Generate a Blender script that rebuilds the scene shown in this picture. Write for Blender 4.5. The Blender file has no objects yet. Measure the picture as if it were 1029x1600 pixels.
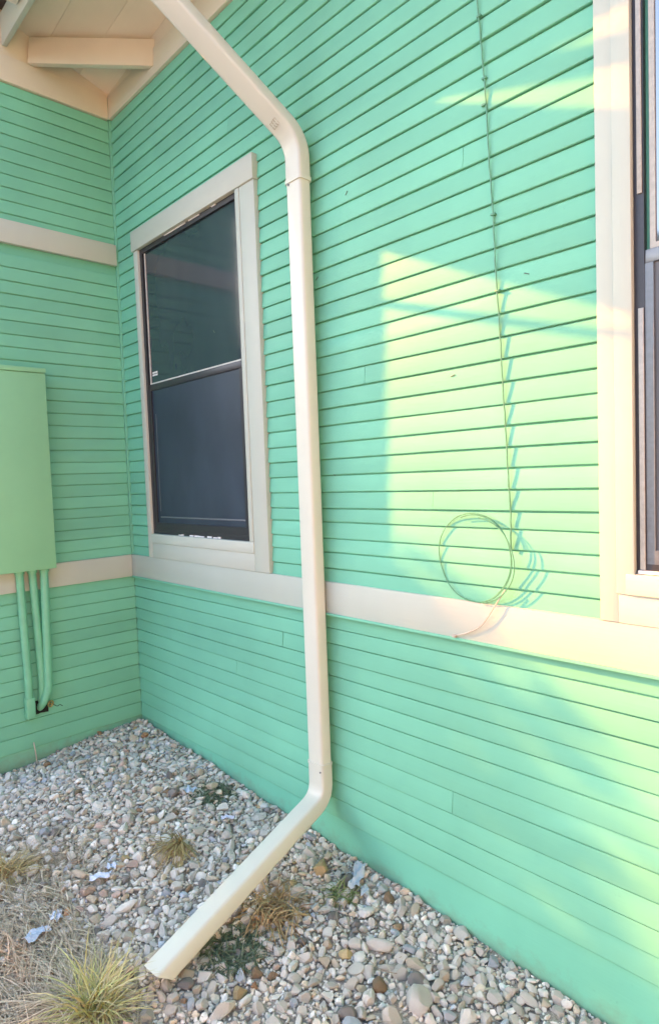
import bpy, bmesh, math, random
import numpy as np
from mathutils import Vector, Matrix

scene = bpy.context.scene
COL = scene.collection
R = math.radians

# ------------------------------------------------------------------ camera
cam_d = bpy.data.cameras.new('camera')
cam_d.sensor_fit = 'VERTICAL'
cam_d.sensor_height = 36.0
cam_d.lens = 0.9823 * 1000.0 / 1600.0 * 36.0
cam_d.clip_start = 0.02
cam_d.clip_end = 400.0
cam = bpy.data.objects.new('camera', cam_d)
COL.objects.link(cam)
CAM_POS = Vector((3.7332, -1.8160, 1.5))


def cam_axes(roll=-0.0362, pitch=-0.0552, yaw=-0.8139):
    cy, sy, cp, sp = math.cos(yaw), math.sin(yaw), math.cos(pitch), math.sin(pitch)
    f = Vector((sy * cp, cy * cp, sp))
    r = Vector((cy, -sy, 0))
    u = r.cross(f)
    return math.cos(roll) * r + math.sin(roll) * u, -math.sin(roll) * r + math.cos(roll) * u, f


RIGHT, UP, FWD = cam_axes()
m = Matrix((RIGHT, UP, -FWD)).transposed().to_4x4()
m.translation = CAM_POS
cam.matrix_world = m
scene.camera = cam

# ------------------------------------------------------------------ light
SUN_DIR = Vector((1.0, 0.43, -0.476)).normalized()       # the way the sunlight travels
elev = math.asin(-SUN_DIR.z)
world = bpy.data.worlds.new('World')
scene.world = world
world.use_nodes = True
wn = world.node_tree
sky = wn.nodes.new('ShaderNodeTexSky')
sky.sky_type = 'NISHITA'
sky.sun_disc = False
sky.sun_elevation = elev
sky.sun_rotation = math.atan2(-SUN_DIR.x, -SUN_DIR.y) % (2 * math.pi)
sky.air_density = 1.0
sky.dust_density = 1.5
sky.ozone_density = 1.0
wn.links.new(sky.outputs[0], wn.nodes['Background'].inputs[0])
wn.nodes['Background'].inputs[1].default_value = 0.15
sun_d = bpy.data.lights.new('sun', 'SUN')
sun_d.energy = 3.0
sun_d.angle = R(0.5)
sun_d.color = (1.0, 0.37, 0.05)
sun = bpy.data.objects.new('sun', sun_d)
sun.rotation_euler = SUN_DIR.to_track_quat('-Z', 'Y').to_euler()
sun.location = (-8, -6, 8)
COL.objects.link(sun)
vs = scene.view_settings
vs.view_transform = 'Standard'
vs.look = 'None'
vs.exposure = 2.46
vs.gamma = 1.0
vs.use_curve_mapping = False
scene.cycles.max_bounces = 8
scene.cycles.diffuse_bounces = 5
scene.cycles.sample_clamp_indirect = 8.0

rng = random.Random(11)
nrg = np.random.default_rng(5)


# ------------------------------------------------------------------ materials
class NT:
    def __init__(self, name):
        self.m = bpy.data.materials.new(name)
        self.m.use_nodes = True
        self.t = self.m.node_tree
        self.b = self.t.nodes['Principled BSDF']

    def n(self, typ, **kw):
        o = self.t.nodes.new(typ)
        for k, v in kw.items():
            setattr(o, k, v)
        return o

    def l(self, a, b):
        self.t.links.new(a, b)

    def coord(self, scale=(1, 1, 1), kind='Object'):
        c = self.n('ShaderNodeTexCoord')
        mp = self.n('ShaderNodeMapping')
        mp.inputs['Scale'].default_value = scale
        self.l(c.outputs[kind], mp.inputs[0])
        return mp.outputs[0]

    def noise(self, vec, scale, detail=4, rough=0.55):
        o = self.n('ShaderNodeTexNoise')
        o.inputs['Scale'].default_value = scale
        o.inputs['Detail'].default_value = detail
        o.inputs['Roughness'].default_value = rough
        if vec is not None:
            self.l(vec, o.inputs['Vector'])
        return o.outputs['Fac']

    def ramp(self, fac, stops):
        o = self.n('ShaderNodeValToRGB')
        e = o.color_ramp.elements
        while len(e) < len(stops):
            e.new(0.5)
        for i, (p, c) in enumerate(stops):
            e[i].position = p
            e[i].color = (c[0], c[1], c[2], 1) if not isinstance(c, (int, float)) else (c, c, c, 1)
        self.l(fac, o.inputs[0])
        return o.outputs[0]

    def mix(self, fac, a, b, mode='MIX'):
        o = self.n('ShaderNodeMix', data_type='RGBA', blend_type=mode)
        for s, v in ((o.inputs[0], fac), (o.inputs[6], a), (o.inputs[7], b)):
            if isinstance(v, (int, float)):
                s.default_value = v
            elif isinstance(v, (tuple, list)):
                s.default_value = (v[0], v[1], v[2], 1)
            else:
                self.l(v, s)
        return o.outputs[2]

    def bump(self, h, strength=0.3, dist=0.002, normal=None):
        o = self.n('ShaderNodeBump')
        o.inputs['Strength'].default_value = strength
        o.inputs['Distance'].default_value = dist
        self.l(h, o.inputs['Height'])
        if normal is not None:
            self.l(normal, o.inputs['Normal'])
        return o.outputs[0]

    def rand(self):
        return self.n('ShaderNodeObjectInfo').outputs['Random']

    def set(self, color=None, rough=None, normal=None, **kw):
        for key, v in (('Base Color', color), ('Roughness', rough), ('Normal', normal)):
            if v is None:
                continue
            s = self.b.inputs[key]
            if isinstance(v, (int, float)):
                s.default_value = v
            elif isinstance(v, (tuple, list)):
                s.default_value = (v[0], v[1], v[2], 1)
            else:
                self.l(v, s)
        for k, v in kw.items():
            self.b.inputs[k.replace('_', ' ')].default_value = v
        return self.m


def paint(name, col, rough=0.42, streak=(1.2, 30, 30), dirt=0.20, var=0.07, bumpd=0.0011, spec=0.12):
    t = NT(name)
    v = t.coord(streak)
    v1 = t.coord()
    broad = t.noise(v1, 2.2, 3)
    fine = t.noise(v, 6.0, 5, 0.6)
    spots = t.noise(v1, 38.0, 5, 0.7)
    lo = tuple(c * (1 - var) for c in col)
    hi = tuple(min(1, c * (1 + var)) for c in col)
    c = t.ramp(broad, [(0.3, lo), (0.7, hi)])
    c = t.mix(t.ramp(fine, [(0.35, 0.0), (0.75, var * 1.6)]), c, tuple(min(1, x * 1.15 + .01) for x in col))
    rb = t.n('ShaderNodeMapRange')
    rb.inputs[3].default_value = 1 - var * 0.8
    rb.inputs[4].default_value = 1 + var * 0.8
    t.l(t.rand(), rb.inputs[0])
    mul = t.n('ShaderNodeVectorMath', operation='SCALE')
    t.l(c, mul.inputs[0])
    t.l(rb.outputs[0], mul.inputs['Scale'])
    c = mul.outputs[0]
    c = t.mix(t.ramp(spots, [(0.66, 0.0), (0.8, dirt)]), c, (col[0] * .35, col[1] * .32, col[2] * .3))
    rr = t.ramp(broad, [(0.2, rough - .07), (0.8, rough + .1)])
    h = t.mix(0.4, fine, spots)
    t.b.inputs['Specular IOR Level'].default_value = spec
    return t.set(c, rr, t.bump(h, 0.6, bumpd))


M = {}
M['mint'] = paint('mint_paint', (0.200, 0.545, 0.395), 0.50)
M['mint_v'] = paint('mint_paint_vertical', (0.200, 0.545, 0.395), 0.50, streak=(30, 30, 1.2))
M['mint_skirt'] = paint('mint_paint_skirting', (0.18, 0.515, 0.37), 0.5, dirt=0.3)
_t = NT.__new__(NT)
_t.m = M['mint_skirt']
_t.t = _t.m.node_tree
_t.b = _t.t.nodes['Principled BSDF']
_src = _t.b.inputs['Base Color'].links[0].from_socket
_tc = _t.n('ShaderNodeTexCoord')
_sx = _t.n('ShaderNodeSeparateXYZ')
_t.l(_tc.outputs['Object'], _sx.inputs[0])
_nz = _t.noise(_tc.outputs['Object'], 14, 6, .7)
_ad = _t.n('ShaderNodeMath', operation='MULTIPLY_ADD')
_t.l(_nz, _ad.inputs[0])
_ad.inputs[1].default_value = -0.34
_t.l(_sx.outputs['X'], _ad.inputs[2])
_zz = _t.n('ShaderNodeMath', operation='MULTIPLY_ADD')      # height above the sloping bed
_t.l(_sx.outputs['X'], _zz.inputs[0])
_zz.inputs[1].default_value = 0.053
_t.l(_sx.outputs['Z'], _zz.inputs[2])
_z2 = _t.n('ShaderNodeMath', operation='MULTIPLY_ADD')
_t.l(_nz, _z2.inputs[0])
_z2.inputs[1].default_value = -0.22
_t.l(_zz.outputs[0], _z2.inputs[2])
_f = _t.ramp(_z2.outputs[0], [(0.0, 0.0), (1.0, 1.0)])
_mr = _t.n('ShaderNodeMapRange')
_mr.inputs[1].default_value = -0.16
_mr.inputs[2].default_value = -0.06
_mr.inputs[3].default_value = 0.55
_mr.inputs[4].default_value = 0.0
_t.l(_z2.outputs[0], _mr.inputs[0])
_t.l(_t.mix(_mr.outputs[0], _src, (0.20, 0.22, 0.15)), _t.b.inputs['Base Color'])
M['cream'] = paint('cream_paint', (0.525, 0.565, 0.505), 0.42, dirt=0.20, var=0.05, spec=0.25)
M['cream_v'] = paint('cream_paint_vertical', (0.525, 0.565, 0.505), 0.42, streak=(30, 30, 1.2), dirt=0.10, var=0.035)
M['soffit'] = paint('cream_soffit_paint', (0.68, 0.645, 0.54), 0.55, streak=(1.2, 20, 20), dirt=0.25, var=0.06)
M['spout'] = paint('cream_metal_paint', (0.64, 0.655, 0.58), 0.33, streak=(3, 3, 3), dirt=0.22, var=0.035, bumpd=0.0016, spec=0.4)
M['boxgreen'] = paint('green_box_paint', (0.28, 0.60, 0.36), 0.36, streak=(2, 2, 2), dirt=0.05, var=0.04, bumpd=0.0004)


def plain(name, col, rough=0.5, metallic=0.0, var=0.12, scale=60, bumpd=0.0006, spec=0.5):
    t = NT(name)
    v = t.coord()
    n = t.noise(v, scale, 4)
    c = t.ramp(n, [(0.3, tuple(x * (1 - var) for x in col)), (0.7, tuple(min(1, x * (1 + var)) for x in col))])
    m_ = t.set(c, t.ramp(n, [(0.3, max(.02, rough - .08)), (0.7, rough + .08)]), t.bump(n, 0.4, bumpd))
    t.b.inputs['Metallic'].default_value = metallic
    t.b.inputs['Specular IOR Level'].default_value = spec
    return m_


M['darkframe'] = plain('dark_bronze_aluminium', (0.045, 0.045, 0.055), 0.38, 0.3)
M['greyframe'] = plain('grey_aluminium', (0.16, 0.18, 0.21), 0.36, 0.3)
M['bead'] = plain('pale_glazing_bead', (0.60, 0.58, 0.55), 0.5)
M['lightframe'] = plain('weathered_pale_frame', (0.42, 0.41, 0.38), 0.45)
M['chip'] = plain('flaked_white_paint', (0.80, 0.80, 0.80), 0.6)
M['mark'] = plain('faint_stamp_ink', (0.36, 0.31, 0.22), 0.6)
M['mark2'] = plain('old_nail', (0.09, 0.12, 0.09), 0.7)
M['black'] = plain('black_gap', (0.01, 0.01, 0.01), 0.9)
M['brass'] = plain('dull_brass', (0.42, 0.36, 0.16), 0.4, 0.6)
M['conduitgreen'] = plain('green_painted_conduit', (0.20, 0.55, 0.36), 0.42, var=0.08, scale=12)
M['cablegreen'] = plain('green_painted_cable', (0.10, 0.30, 0.19), 0.42, var=0.15)
M['cablepale'] = plain('cream_painted_cable', (0.50, 0.47, 0.42), 0.5)
M['bluewrap'] = plain('pale_blue_plastic', (0.52, 0.60, 0.74), 0.35, scale=25, bumpd=0.004)
M['greywrap'] = plain('blue_grey_plastic_sheet', (0.60, 0.63, 0.69), 0.4, scale=30, bumpd=0.006)
M['bark'] = plain('bark', (0.10, 0.075, 0.05), 0.85, scale=20, bumpd=0.02)
M['roofing'] = plain('roof_shingle', (0.10, 0.095, 0.09), 0.9, scale=14)
M['plaster'] = plain('pale_bounce_paint', (0.62, 0.57, 0.46), 0.85, scale=9)

t = NT('window_glass')  # blue haze of reflected light is put into the base colour
n = t.noise(t.coord((1, 1, 0.5)), 2.0, 3)
t.set(t.ramp(n, [(0.3, (0.022, 0.034, 0.048)), (0.7, (0.038, 0.054, 0.072))]), 0.09,
      t.bump(t.noise(t.coord(), 1.4, 2), 0.05, 0.01))
t.b.inputs['IOR'].default_value = 1.68
M['glass'] = t.m
t = NT('sky_blue_coated_glass')
n = t.noise(t.coord((1, 1, 0.5)), 2.0, 3)
t.set(t.ramp(n, [(0.3, (0.02, 0.03, 0.05)), (0.7, (0.03, 0.045, 0.07))]), 0.05, t.bump(t.noise(t.coord(), 1.4, 2), 0.05, 0.01))
t.b.inputs['IOR'].default_value = 3.2
M['glassblue'] = t.m

t = NT('insect_screen')
v = t.coord()
w1 = t.n('ShaderNodeTexNoise')
w1.inputs['Scale'].default_value = 5
w1.inputs['Detail'].default_value = 3
mp = t.coord((1, 1, 0.5))
t.l(mp, w1.inputs['Vector'])
c = t.ramp(w1.outputs['Fac'], [(0.3, (0.020, 0.031, 0.054)), (0.7, (0.034, 0.051, 0.084))])  # blue mottling stands in for faint reflections over the lower pane
grain = t.noise(v, 900, 2)
t.set(c, 0.45, t.bump(grain, 0.4, 0.0006))
M['screen'] = t.m
M['screen_pale'] = plain('grey_insect_screen', (0.13, 0.14, 0.155), 0.6, scale=4, var=0.2)  # paler, lightly mottled grey for the right window


def stone_mat(name, col, use_attr=False):
    t = NT(name)
    v = t.coord(kind='Generated') if False else t.coord()
    n1 = t.noise(v, 26, 5, 0.65)
    n2 = t.noise(v, 150, 4, 0.7)
    if use_attr:
        a = t.n('ShaderNodeAttribute', attribute_name='tint')
        base = a.outputs['Color']
    else:
        rb = t.n('ShaderNodeMapRange')
        rb.inputs[3].default_value = 0.80
        rb.inputs[4].default_value = 1.18
        t.l(t.rand(), rb.inputs[0])
        mul = t.n('ShaderNodeVectorMath', operation='SCALE')
        mul.inputs[0].default_value = col
        t.l(rb.outputs[0], mul.inputs['Scale'])
        base = mul.outputs[0]
    c = t.mix(t.ramp(n1, [(0.35, 0.55), (0.65, 0.0)]), base, (0.74, 0.70, 0.64), 'MULTIPLY')
    c = t.mix(t.ramp(n2, [(0.55, 0.0), (0.75, 0.35)]), c, (0.70, 0.67, 0.62))
    c = t.mix(t.ramp(n2, [(0.25, 0.35), (0.4, 0.0)]), c, (0.12, 0.10, 0.08))
    return t.set(c, 0.82, t.bump(t.mix(0.5, n1, n2), 0.9, 0.006))


STONE_COL = {
    'grey': (0.655, 0.625, 0.57), 'white': (0.80, 0.775, 0.72), 'buff': (0.66, 0.57, 0.44),
    'dark': (0.26, 0.24, 0.225), 'blue': (0.50, 0.54, 0.60), 'brown': (0.26, 0.18, 0.105),
    'pink': (0.54, 0.42, 0.36), 'ochre': (0.56, 0.43, 0.23), 'rust': (0.46, 0.25, 0.13),
}
for k, c in STONE_COL.items():
    M['stone_' + k] = stone_mat('stone_' + k, c)
M['gravel'] = stone_mat('gravel_mixed', None, True)

t = NT('ground_grit')
v = t.coord()
n1 = t.noise(v, 3.0, 5)
n2 = t.noise(v, 160, 4, 0.8)
n3 = t.noise(v, 0.12, 4)
c = t.ramp(n2, [(0.3, (0.17, 0.15, 0.125)), (0.5, (0.36, 0.33, 0.285)), (0.72, (0.58, 0.545, 0.49))])
c = t.mix(t.ramp(n1, [(0.45, 0.0), (0.7, 0.5)]), c, (0.26, 0.21, 0.145))
t.set(c, 0.9, t.bump(n2, 0.8, 0.006))
M['ground'] = t.m


def blade_mat(name, c0, c1, c2):
    t = NT(name)
    a = t.n('ShaderNodeAttribute', attribute_name='tint')
    sep = t.n('ShaderNodeSeparateColor')
    t.l(a.outputs['Color'], sep.inputs[0])
    c = t.ramp(sep.outputs[0], [(0.0, c0), (0.5, c1), (1.0, c2)])
    n = t.noise(t.coord(), 60, 3)
    c = t.mix(t.ramp(n, [(0.3, 0.0), (0.7, 0.4)]), c, tuple(x * .6 for x in c1))
    return t.set(c, 0.6)


M['straw'] = blade_mat('dry_straw', (0.28, 0.22, 0.15), (0.50, 0.43, 0.32), (0.66, 0.60, 0.47))
M['tuft'] = blade_mat('yellow_green_blades', (0.52, 0.43, 0.26), (0.60, 0.55, 0.24), (0.42, 0.48, 0.17))
M['tan'] = blade_mat('tan_blades', (0.36, 0.24, 0.11), (0.52, 0.40, 0.19), (0.44, 0.42, 0.17))
M['brownblade'] = blade_mat('brown_dry_roots', (0.24, 0.15, 0.075), (0.47, 0.32, 0.15), (0.60, 0.45, 0.24))
M['weed'] = blade_mat('dark_weed', (0.07, 0.10, 0.07), (0.12, 0.17, 0.10), (0.25, 0.27, 0.16))
M['sprig'] = blade_mat('green_sprig', (0.12, 0.17, 0.05), (0.24, 0.29, 0.09), (0.36, 0.36, 0.20))
M['leaf'] = blade_mat('tree_leaves', (0.03, 0.055, 0.02), (0.055, 0.09, 0.03), (0.09, 0.12, 0.045))


# ------------------------------------------------------------------ object helpers
def tag(o, label=None, cat=None, group=None, kind=None):
    if label:
        o['label'] = label
    if cat:
        o['category'] = cat
    if group:
        o['group'] = group
    if kind:
        o['kind'] = kind
    return o


def empty(name, loc=(0, 0, 0), parent=None):
    o = bpy.data.objects.new(name, None)
    o.empty_display_size = 0.1
    o.location = loc
    COL.objects.link(o)
    if parent:
        o.parent = parent
    return o


def link(name, me, mat, parent=None, loc=None):
    o = bpy.data.objects.new(name, me)
    if mat is not None and not me.materials:
        me.materials.append(mat)
    if loc is not None:
        o.location = loc
    COL.objects.link(o)
    if parent:
        o.parent = parent
        o.matrix_parent_inverse = Matrix()
    return o


def mesh(name, verts, faces, smooth=False, angle=None):
    me = bpy.data.meshes.new(name)
    me.from_pydata([tuple(v) for v in verts], [], faces)
    if smooth or angle:
        me.shade_smooth()
        if angle:
            me.set_sharp_from_angle(angle=R(angle))
    me.update()
    return me


def box_bm(bm, x0, x1, y0, y1, z0, z1):
    vs_ = [bm.verts.new(p) for p in ((x0, y0, z0), (x1, y0, z0), (x1, y1, z0), (x0, y1, z0),
                                     (x0, y0, z1), (x1, y0, z1), (x1, y1, z1), (x0, y1, z1))]
    for f in ((0, 3, 2, 1), (4, 5, 6, 7), (0, 1, 5, 4), (1, 2, 6, 5), (2, 3, 7, 6), (3, 0, 4, 7)):
        bm.faces.new([vs_[i] for i in f])
    return vs_


def bm_mesh(name, bm, bevel=0.0, segs=2):
    if bevel:
        bmesh.ops.bevel(bm, geom=list(bm.edges), offset=bevel, segments=segs, affect='EDGES', profile=0.5)
    bmesh.ops.recalc_face_normals(bm, faces=list(bm.faces))
    me = bpy.data.meshes.new(name)
    bm.to_mesh(me)
    bm.free()
    if bevel:
        me.shade_smooth()
        me.set_sharp_from_angle(angle=R(40))
    return me


def box(name, b, mat, parent=None, bevel=0.002):
    bm = bmesh.new()
    box_bm(bm, *b)
    return link(name, bm_mesh(name, bm, bevel), mat, parent)


def orient_box(name, p0, p1, w, h, mat, parent=None, up=(0, 0, 1), bevel=0.003):
    """a board from p0 to p1, w wide, h tall"""
    p0, p1 = Vector(p0), Vector(p1)
    d = (p1 - p0)
    L = d.length
    d.normalize()
    s = d.cross(Vector(up)).normalized()
    u = s.cross(d).normalized()
    bm = bmesh.new()
    box_bm(bm, 0, L, -w / 2, w / 2, -h / 2, h / 2)
    me = bm_mesh(name, bm, bevel)
    mt = Matrix((d, s, u)).transposed().to_4x4()
    # local x -> d, y -> s, z -> u
    mt.translation = p0
    me.transform(mt)
    return link(name, me, mat, parent)


def sweep(name, pts, prof, mat, parent=None, up=(0, -1, 0), caps=True, scales=None, angle=50):
    """sweep a closed 2-D profile along a polyline (profile x = side, y = along 'up')"""
    pts = [Vector(p) for p in pts]
    n, k = len(pts), len(prof)
    V, F = [], []
    upv = Vector(up).normalized()
    for i, p in enumerate(pts):
        d = (pts[min(i + 1, n - 1)] - pts[max(i - 1, 0)]).normalized()
        s = d.cross(upv)
        if s.length < 1e-4:
            s = Vector((1, 0, 0))
        s.normalize()
        u = s.cross(d).normalized()
        upv = u
        sc = scales[i] if scales else 1.0
        for a, b in prof:
            V.append(p + s * a * sc + u * b * sc)
    for i in range(n - 1):
        for j in range(k):
            F.append((i * k + j, i * k + (j + 1) % k, (i + 1) * k + (j + 1) % k, (i + 1) * k + j))
    if caps:
        F.append(tuple(range(k))[::-1])
        F.append(tuple((n - 1) * k + j for j in range(k)))
    me = mesh(name, V, F, angle=angle)
    bm = bmesh.new()
    bm.from_mesh(me)
    bmesh.ops.recalc_face_normals(bm, faces=list(bm.faces))
    bm.to_mesh(me)
    bm.free()
    return link(name, me, mat, parent)


def circ(r, k=8):
    return [(r * math.cos(2 * math.pi * i / k), r * math.sin(2 * math.pi * i / k)) for i in range(k)]


def rrect(w, h, r, k=3):
    out = []
    for cx, cy, a0 in ((w / 2 - r, h / 2 - r, 0), (-w / 2 + r, h / 2 - r, 90), (-w / 2 + r, -h / 2 + r, 180), (w / 2 - r, -h / 2 + r, 270)):
        for i in range(k + 1):
            a = R(a0 + 90 * i / k)
            out.append((cx + r * math.cos(a), cy + r * math.sin(a)))
    return out


def fillet(pts, rad, seg=8):
    pts = [Vector(p) for p in pts]
    out = [pts[0]]
    for i in range(1, len(pts) - 1):
        a, b, c = pts[i - 1], pts[i], pts[i + 1]
        d1, d2 = (a - b).normalized(), (c - b).normalized()
        ra = min(rad, (a - b).length * .48, (c - b).length * .48)
        p, q = b + d1 * ra, b + d2 * ra
        for j in range(seg + 1):
            t_ = j / seg
            out.append((1 - t_) ** 2 * p + 2 * t_ * (1 - t_) * b + t_ ** 2 * q)
    out.append(pts[-1])
    return out


def zg(x, y):
    """height of the gravel bed"""
    xc = min(max(x, 0.0), 3.6)
    z = -0.018 - 0.053 * xc
    z += 0.030 * math.exp(-((x - 0.85) ** 2 + (y + 0.42) ** 2) / 0.30)
    if x < 0.5 and y < -0.3:
        z -= 0.05 * min(1, (-0.3 - y) / .4) * (0.5 - max(x, 0)) / .5
    z += 0.008 * math.sin(3.1 * x + 1.3) * math.cos(2.7 * y) + (0.006 * math.sin(9.3 * x) + .004 * math.sin(23 * x + 1)) * math.exp(min(y, 0.0) * 9)
    far = min(1.0, max(0.0, (math.hypot(x - 1.8, y + 0.8) - 2.6) / 4.0))
    return z * (1 - far) - 0.20 * far


# ------------------------------------------------------------------ ground
xs = np.concatenate([-np.geomspace(90, 1.2, 16), np.linspace(-1.0, 4.6, 90), np.geomspace(5, 90, 16)])
ys = np.concatenate([-np.geomspace(90, 2.8, 16), np.linspace(-2.6, 0.3, 58), np.geomspace(0.6, 90, 12)])
gv = [(x, y, zg(x, y) + (0.004 * nrg.standard_normal() if abs(x - 1.8) < 2.6 and -2.6 < y < 0.3 else 0)) for y in ys for x in xs]
nx = len(xs)
gf = [(j * nx + i, j * nx + i + 1, (j + 1) * nx + i + 1, (j + 1) * nx + i) for j in range(len(ys) - 1) for i in range(nx - 1)]
tag(link('ground', mesh('ground', gv, gf, smooth=True), M['ground']), kind='structure')

# ------------------------------------------------------------------ house
house = tag(empty('house', (0, 0, 0)), 'mint green clapboard house with cream trim meeting in an inside corner', 'house')

BELT0, BELT1 = 0.926, 1.062
ZL = [0.031, 0.116, 0.194, 0.274, 0.360, 0.437, 0.513, 0.587, 0.655, 0.723, 0.796, 0.863, BELT0 + .004]
ZU = [BELT1 - .004, 1.119, 1.187, 1.246, 1.314, 1.371, 1.440, 1.509, 1.576, 1.644, 1.714, 1.784, 1.856, 1.928, 1.999, 2.069,
      2.139, 2.209, 2.280, 2.349, 2.424, 2.494, 2.568, 2.637, 2.713, 2.782, 2.858, 2.929, 3.000, 3.071, 3.142, 3.213, 3.284,
      3.355, 3.426, 3.497, 3.568, 3.640, 3.704]


def plank(wall, side, u0, u1, z0, z1, mat=None, name='plank'):
    """one lapped board. side 'L': long wall, u = x, outward -y; side 'W': wing wall, u = y, outward +x"""
    h = z1 - z0
    jo = rng.uniform(-0.0012, 0.0012)
    th = (0.0155 if side == 'L' else 0.0130) + jo
    prof = [(0.0012, 0.0015), (th - 0.0045, 0.0), (th - .0012, 0.0016), (th, 0.0060), (0.0088 + jo * .4, h - 0.0052),
            (0.0072, h - 0.0044), (0.0036, h - 0.0034), (0.0006, h + 0.004)]
    L = u1 - u0
    n = max(2, int(L / 0.22) + 1)
    ph, ph2 = rng.uniform(0, 6.28), rng.uniform(0, 6.28)
    V, F = [], []
    k = len(prof)
    for i in range(n):
        u = u0 + L * i / (n - 1)
        wz = 0.0011 * math.sin(u * 2.3 + ph) + 0.0006 * math.sin(u * 7.1 + ph2)
        wo = 0.0008 * math.sin(u * 3.7 + ph2)
        for q, (o, z) in enumerate(prof):
            oo = o + (wo if 0 < q < 5 else 0)
            zz = z0 + z + (wz if q < 4 else 0)
            V.append((u, -oo, zz) if side == 'L' else (oo, u, zz))
    for i in range(n - 1):
        for j in range(k - 1):
            f = (i * k + j, (i + 1) * k + j, (i + 1) * k + j + 1, i * k + j + 1)
            F.append(f if side == 'L' else f)
    F.append(tuple(range(k)))
    F.append(tuple((n - 1) * k + j for j in range(k)))
    me = mesh(name, V, F)
    bm = bmesh.new()
    bm.from_mesh(me)
    bmesh.ops.recalc_face_normals(bm, faces=list(bm.faces))
    bm.to_mesh(me)
    bm.free()
    me.shade_smooth()
    me.set_sharp_from_angle(angle=R(28))
    # keep the grain running along the board and differing between boards
    return link(name, me, mat or M['mint'], wall)


# --- long wall (plane y = 0)
LONG_END = 5.2
bm = bmesh.new()
box_bm(bm, -0.10, LONG_END, 0.001, 0.12, -0.45, 3.95)
long_wall = link('wall', bm_mesh('wall', bm), M['mint_skirt'], house)
long_wall['label'] = 'long mint clapboard wall with the sun patch and downspout'
W0, W1 = 0.262, 1.412        # left window casing, outer
RW0, RW1 = 2.961, 4.09       # right window casing, outer


def clip_runs(z0, z1):
    runs = [(0.024, LONG_END)]
    def cut(a, b):
        out = []
        for p, q in runs:
            if b <= p or a >= q:
                out.append((p, q))
            else:
                if p < a:
                    out.append((p, a))
                if b < q:
                    out.append((b, q))
        return out
    zm = .5 * (z0 + z1)
    if zm > BELT1 - .01 and zm < 2.95:
        runs = cut(W0 + .004, W1 - .004 + (0.022 if zm > 2.85 else 0.018))
    if zm > BELT1 - .01 and zm < 2.95:
        runs = cut(RW0 + .004, RW1 - .004)
    return runs


for i in range(len(ZL) - 1):
    a, b = ZL[i], ZL[i + 1]
    if i == 9:        # a butt joint beside the downspout
        plank(long_wall, 'L', 0.012, 1.478, a, b)
        plank(long_wall, 'L', 1.4815, LONG_END, a, b)
    elif i == 3:
        plank(long_wall, 'L', 0.012, 2.4105, a, b)
        plank(long_wall, 'L', 2.4125, LONG_END, a, b)
    elif i == 6:
        plank(long_wall, 'L', 0.012, 1.090, a, b)
        plank(long_wall, 'L', 1.0925, LONG_END, a, b)
    else:
        plank(long_wall, 'L', 0.012, LONG_END, a, b)
for i in range(len(ZU) - 1):
    a, b = ZU[i], ZU[i + 1]
    for u0, u1 in clip_runs(a, b):
        if u0 > 4:
            continue
        cutx = {5: 2.36, 12: 2.05, 21: 2.52, 30: 1.22}.get(i)
        if cutx and u0 < cutx < u1:
            plank(long_wall, 'L', u0, cutx, a, b)
            plank(long_wall, 'L', cutx + .0018, u1, a, b)
            continue
        plank(long_wall, 'L', u0, u1, a, b)
bm = bmesh.new()
for i in range(len(ZU) - 1):      # the stretch right of the far window, out of the picture
    if ZU[i] < 2.92:
        box_bm(bm, RW1 - .004, LONG_END, -0.018, 0.002, ZU[i], ZU[i + 1] - .004)
tag(link('siding', bm_mesh('siding', bm), M['mint'], long_wall), kind='stuff')

# trim of the long wall
box('belt_board', (0.024, LONG_END, -0.030, 0.000, BELT0, BELT1), M['cream'], long_wall, 0.003)
box('drip_board', (0.024, LONG_END, -0.036, -0.0305, BELT0 - .006, BELT0 + .004), M['mint'], long_wall, 0.001)
box('frieze_board', (0.024, LONG_END, -0.028, 0.000, 3.702, 3.835), M['soffit'], long_wall, 0.003)
box('corner_bead', (0.000, 0.022, -0.022, 0.000, BELT1, 3.702), M['mint_v'], long_wall, 0.003)
# the foundation skirting stands a little behind the lowest lap
box('skirting_board', (0.006, LONG_END, -0.008, 0.000, -0.42, 0.034), M['mint_skirt'], long_wall, 0.001)

box('eave_filler', (0.021, LONG_END, -0.020, 0.000, 3.836, 4.04), M['soffit'], long_wall, 0.0)
for x, z, a in ((1.985, 2.60, -.8), (1.80, 2.32, -.7), (2.46, 1.83, -.3), (1.86, 1.51, .3), (2.49, 1.14, .5), (1.03, 2.25, .9), (2.05, .745, .2), (2.74, 2.10, .4)):
    o = box('nail', (-.009, .009, -.0016, 0, -.0014, .0014), M['mark2'], long_wall, 0.0005)
    o.location = (x, -.0125, z)
    o.rotation_euler = (0, a, 0)
# --- wing wall (plane x = 0)
WING_Y = -0.92
bm = bmesh.new()
box_bm(bm, -0.12, -0.001, WING_Y, 0.10, -0.45, 3.95)
wing_wall = link('wall', bm_mesh('wall', bm), M['mint_skirt'], house)
wing_wall['label'] = 'short mint clapboard wall behind the green utility box'
UB0, UB1 = 2.836, 2.960
for i in range(len(ZL) - 1):
    plank(wing_wall, 'W', WING_Y + .02, -0.0125, ZL[i], ZL[i + 1])
for i in range(len(ZU) - 1):
    zm = .5 * (ZU[i] + ZU[i + 1])
    if UB0 - .02 < zm < UB1 - .02:
        continue
    top = ZU[i + 1] if zm > 2.9 or ZU[i + 1] < UB0 + .01 else UB0 + .006
    plank(wing_wall, 'W', WING_Y + .02, -0.024 if zm > BELT1 else -.0125, ZU[i], top)
box('belt_board', (0.000, 0.030, WING_Y + .02, -0.031, BELT0, BELT1), M['cream_v'], wing_wall, 0.003)
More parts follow.
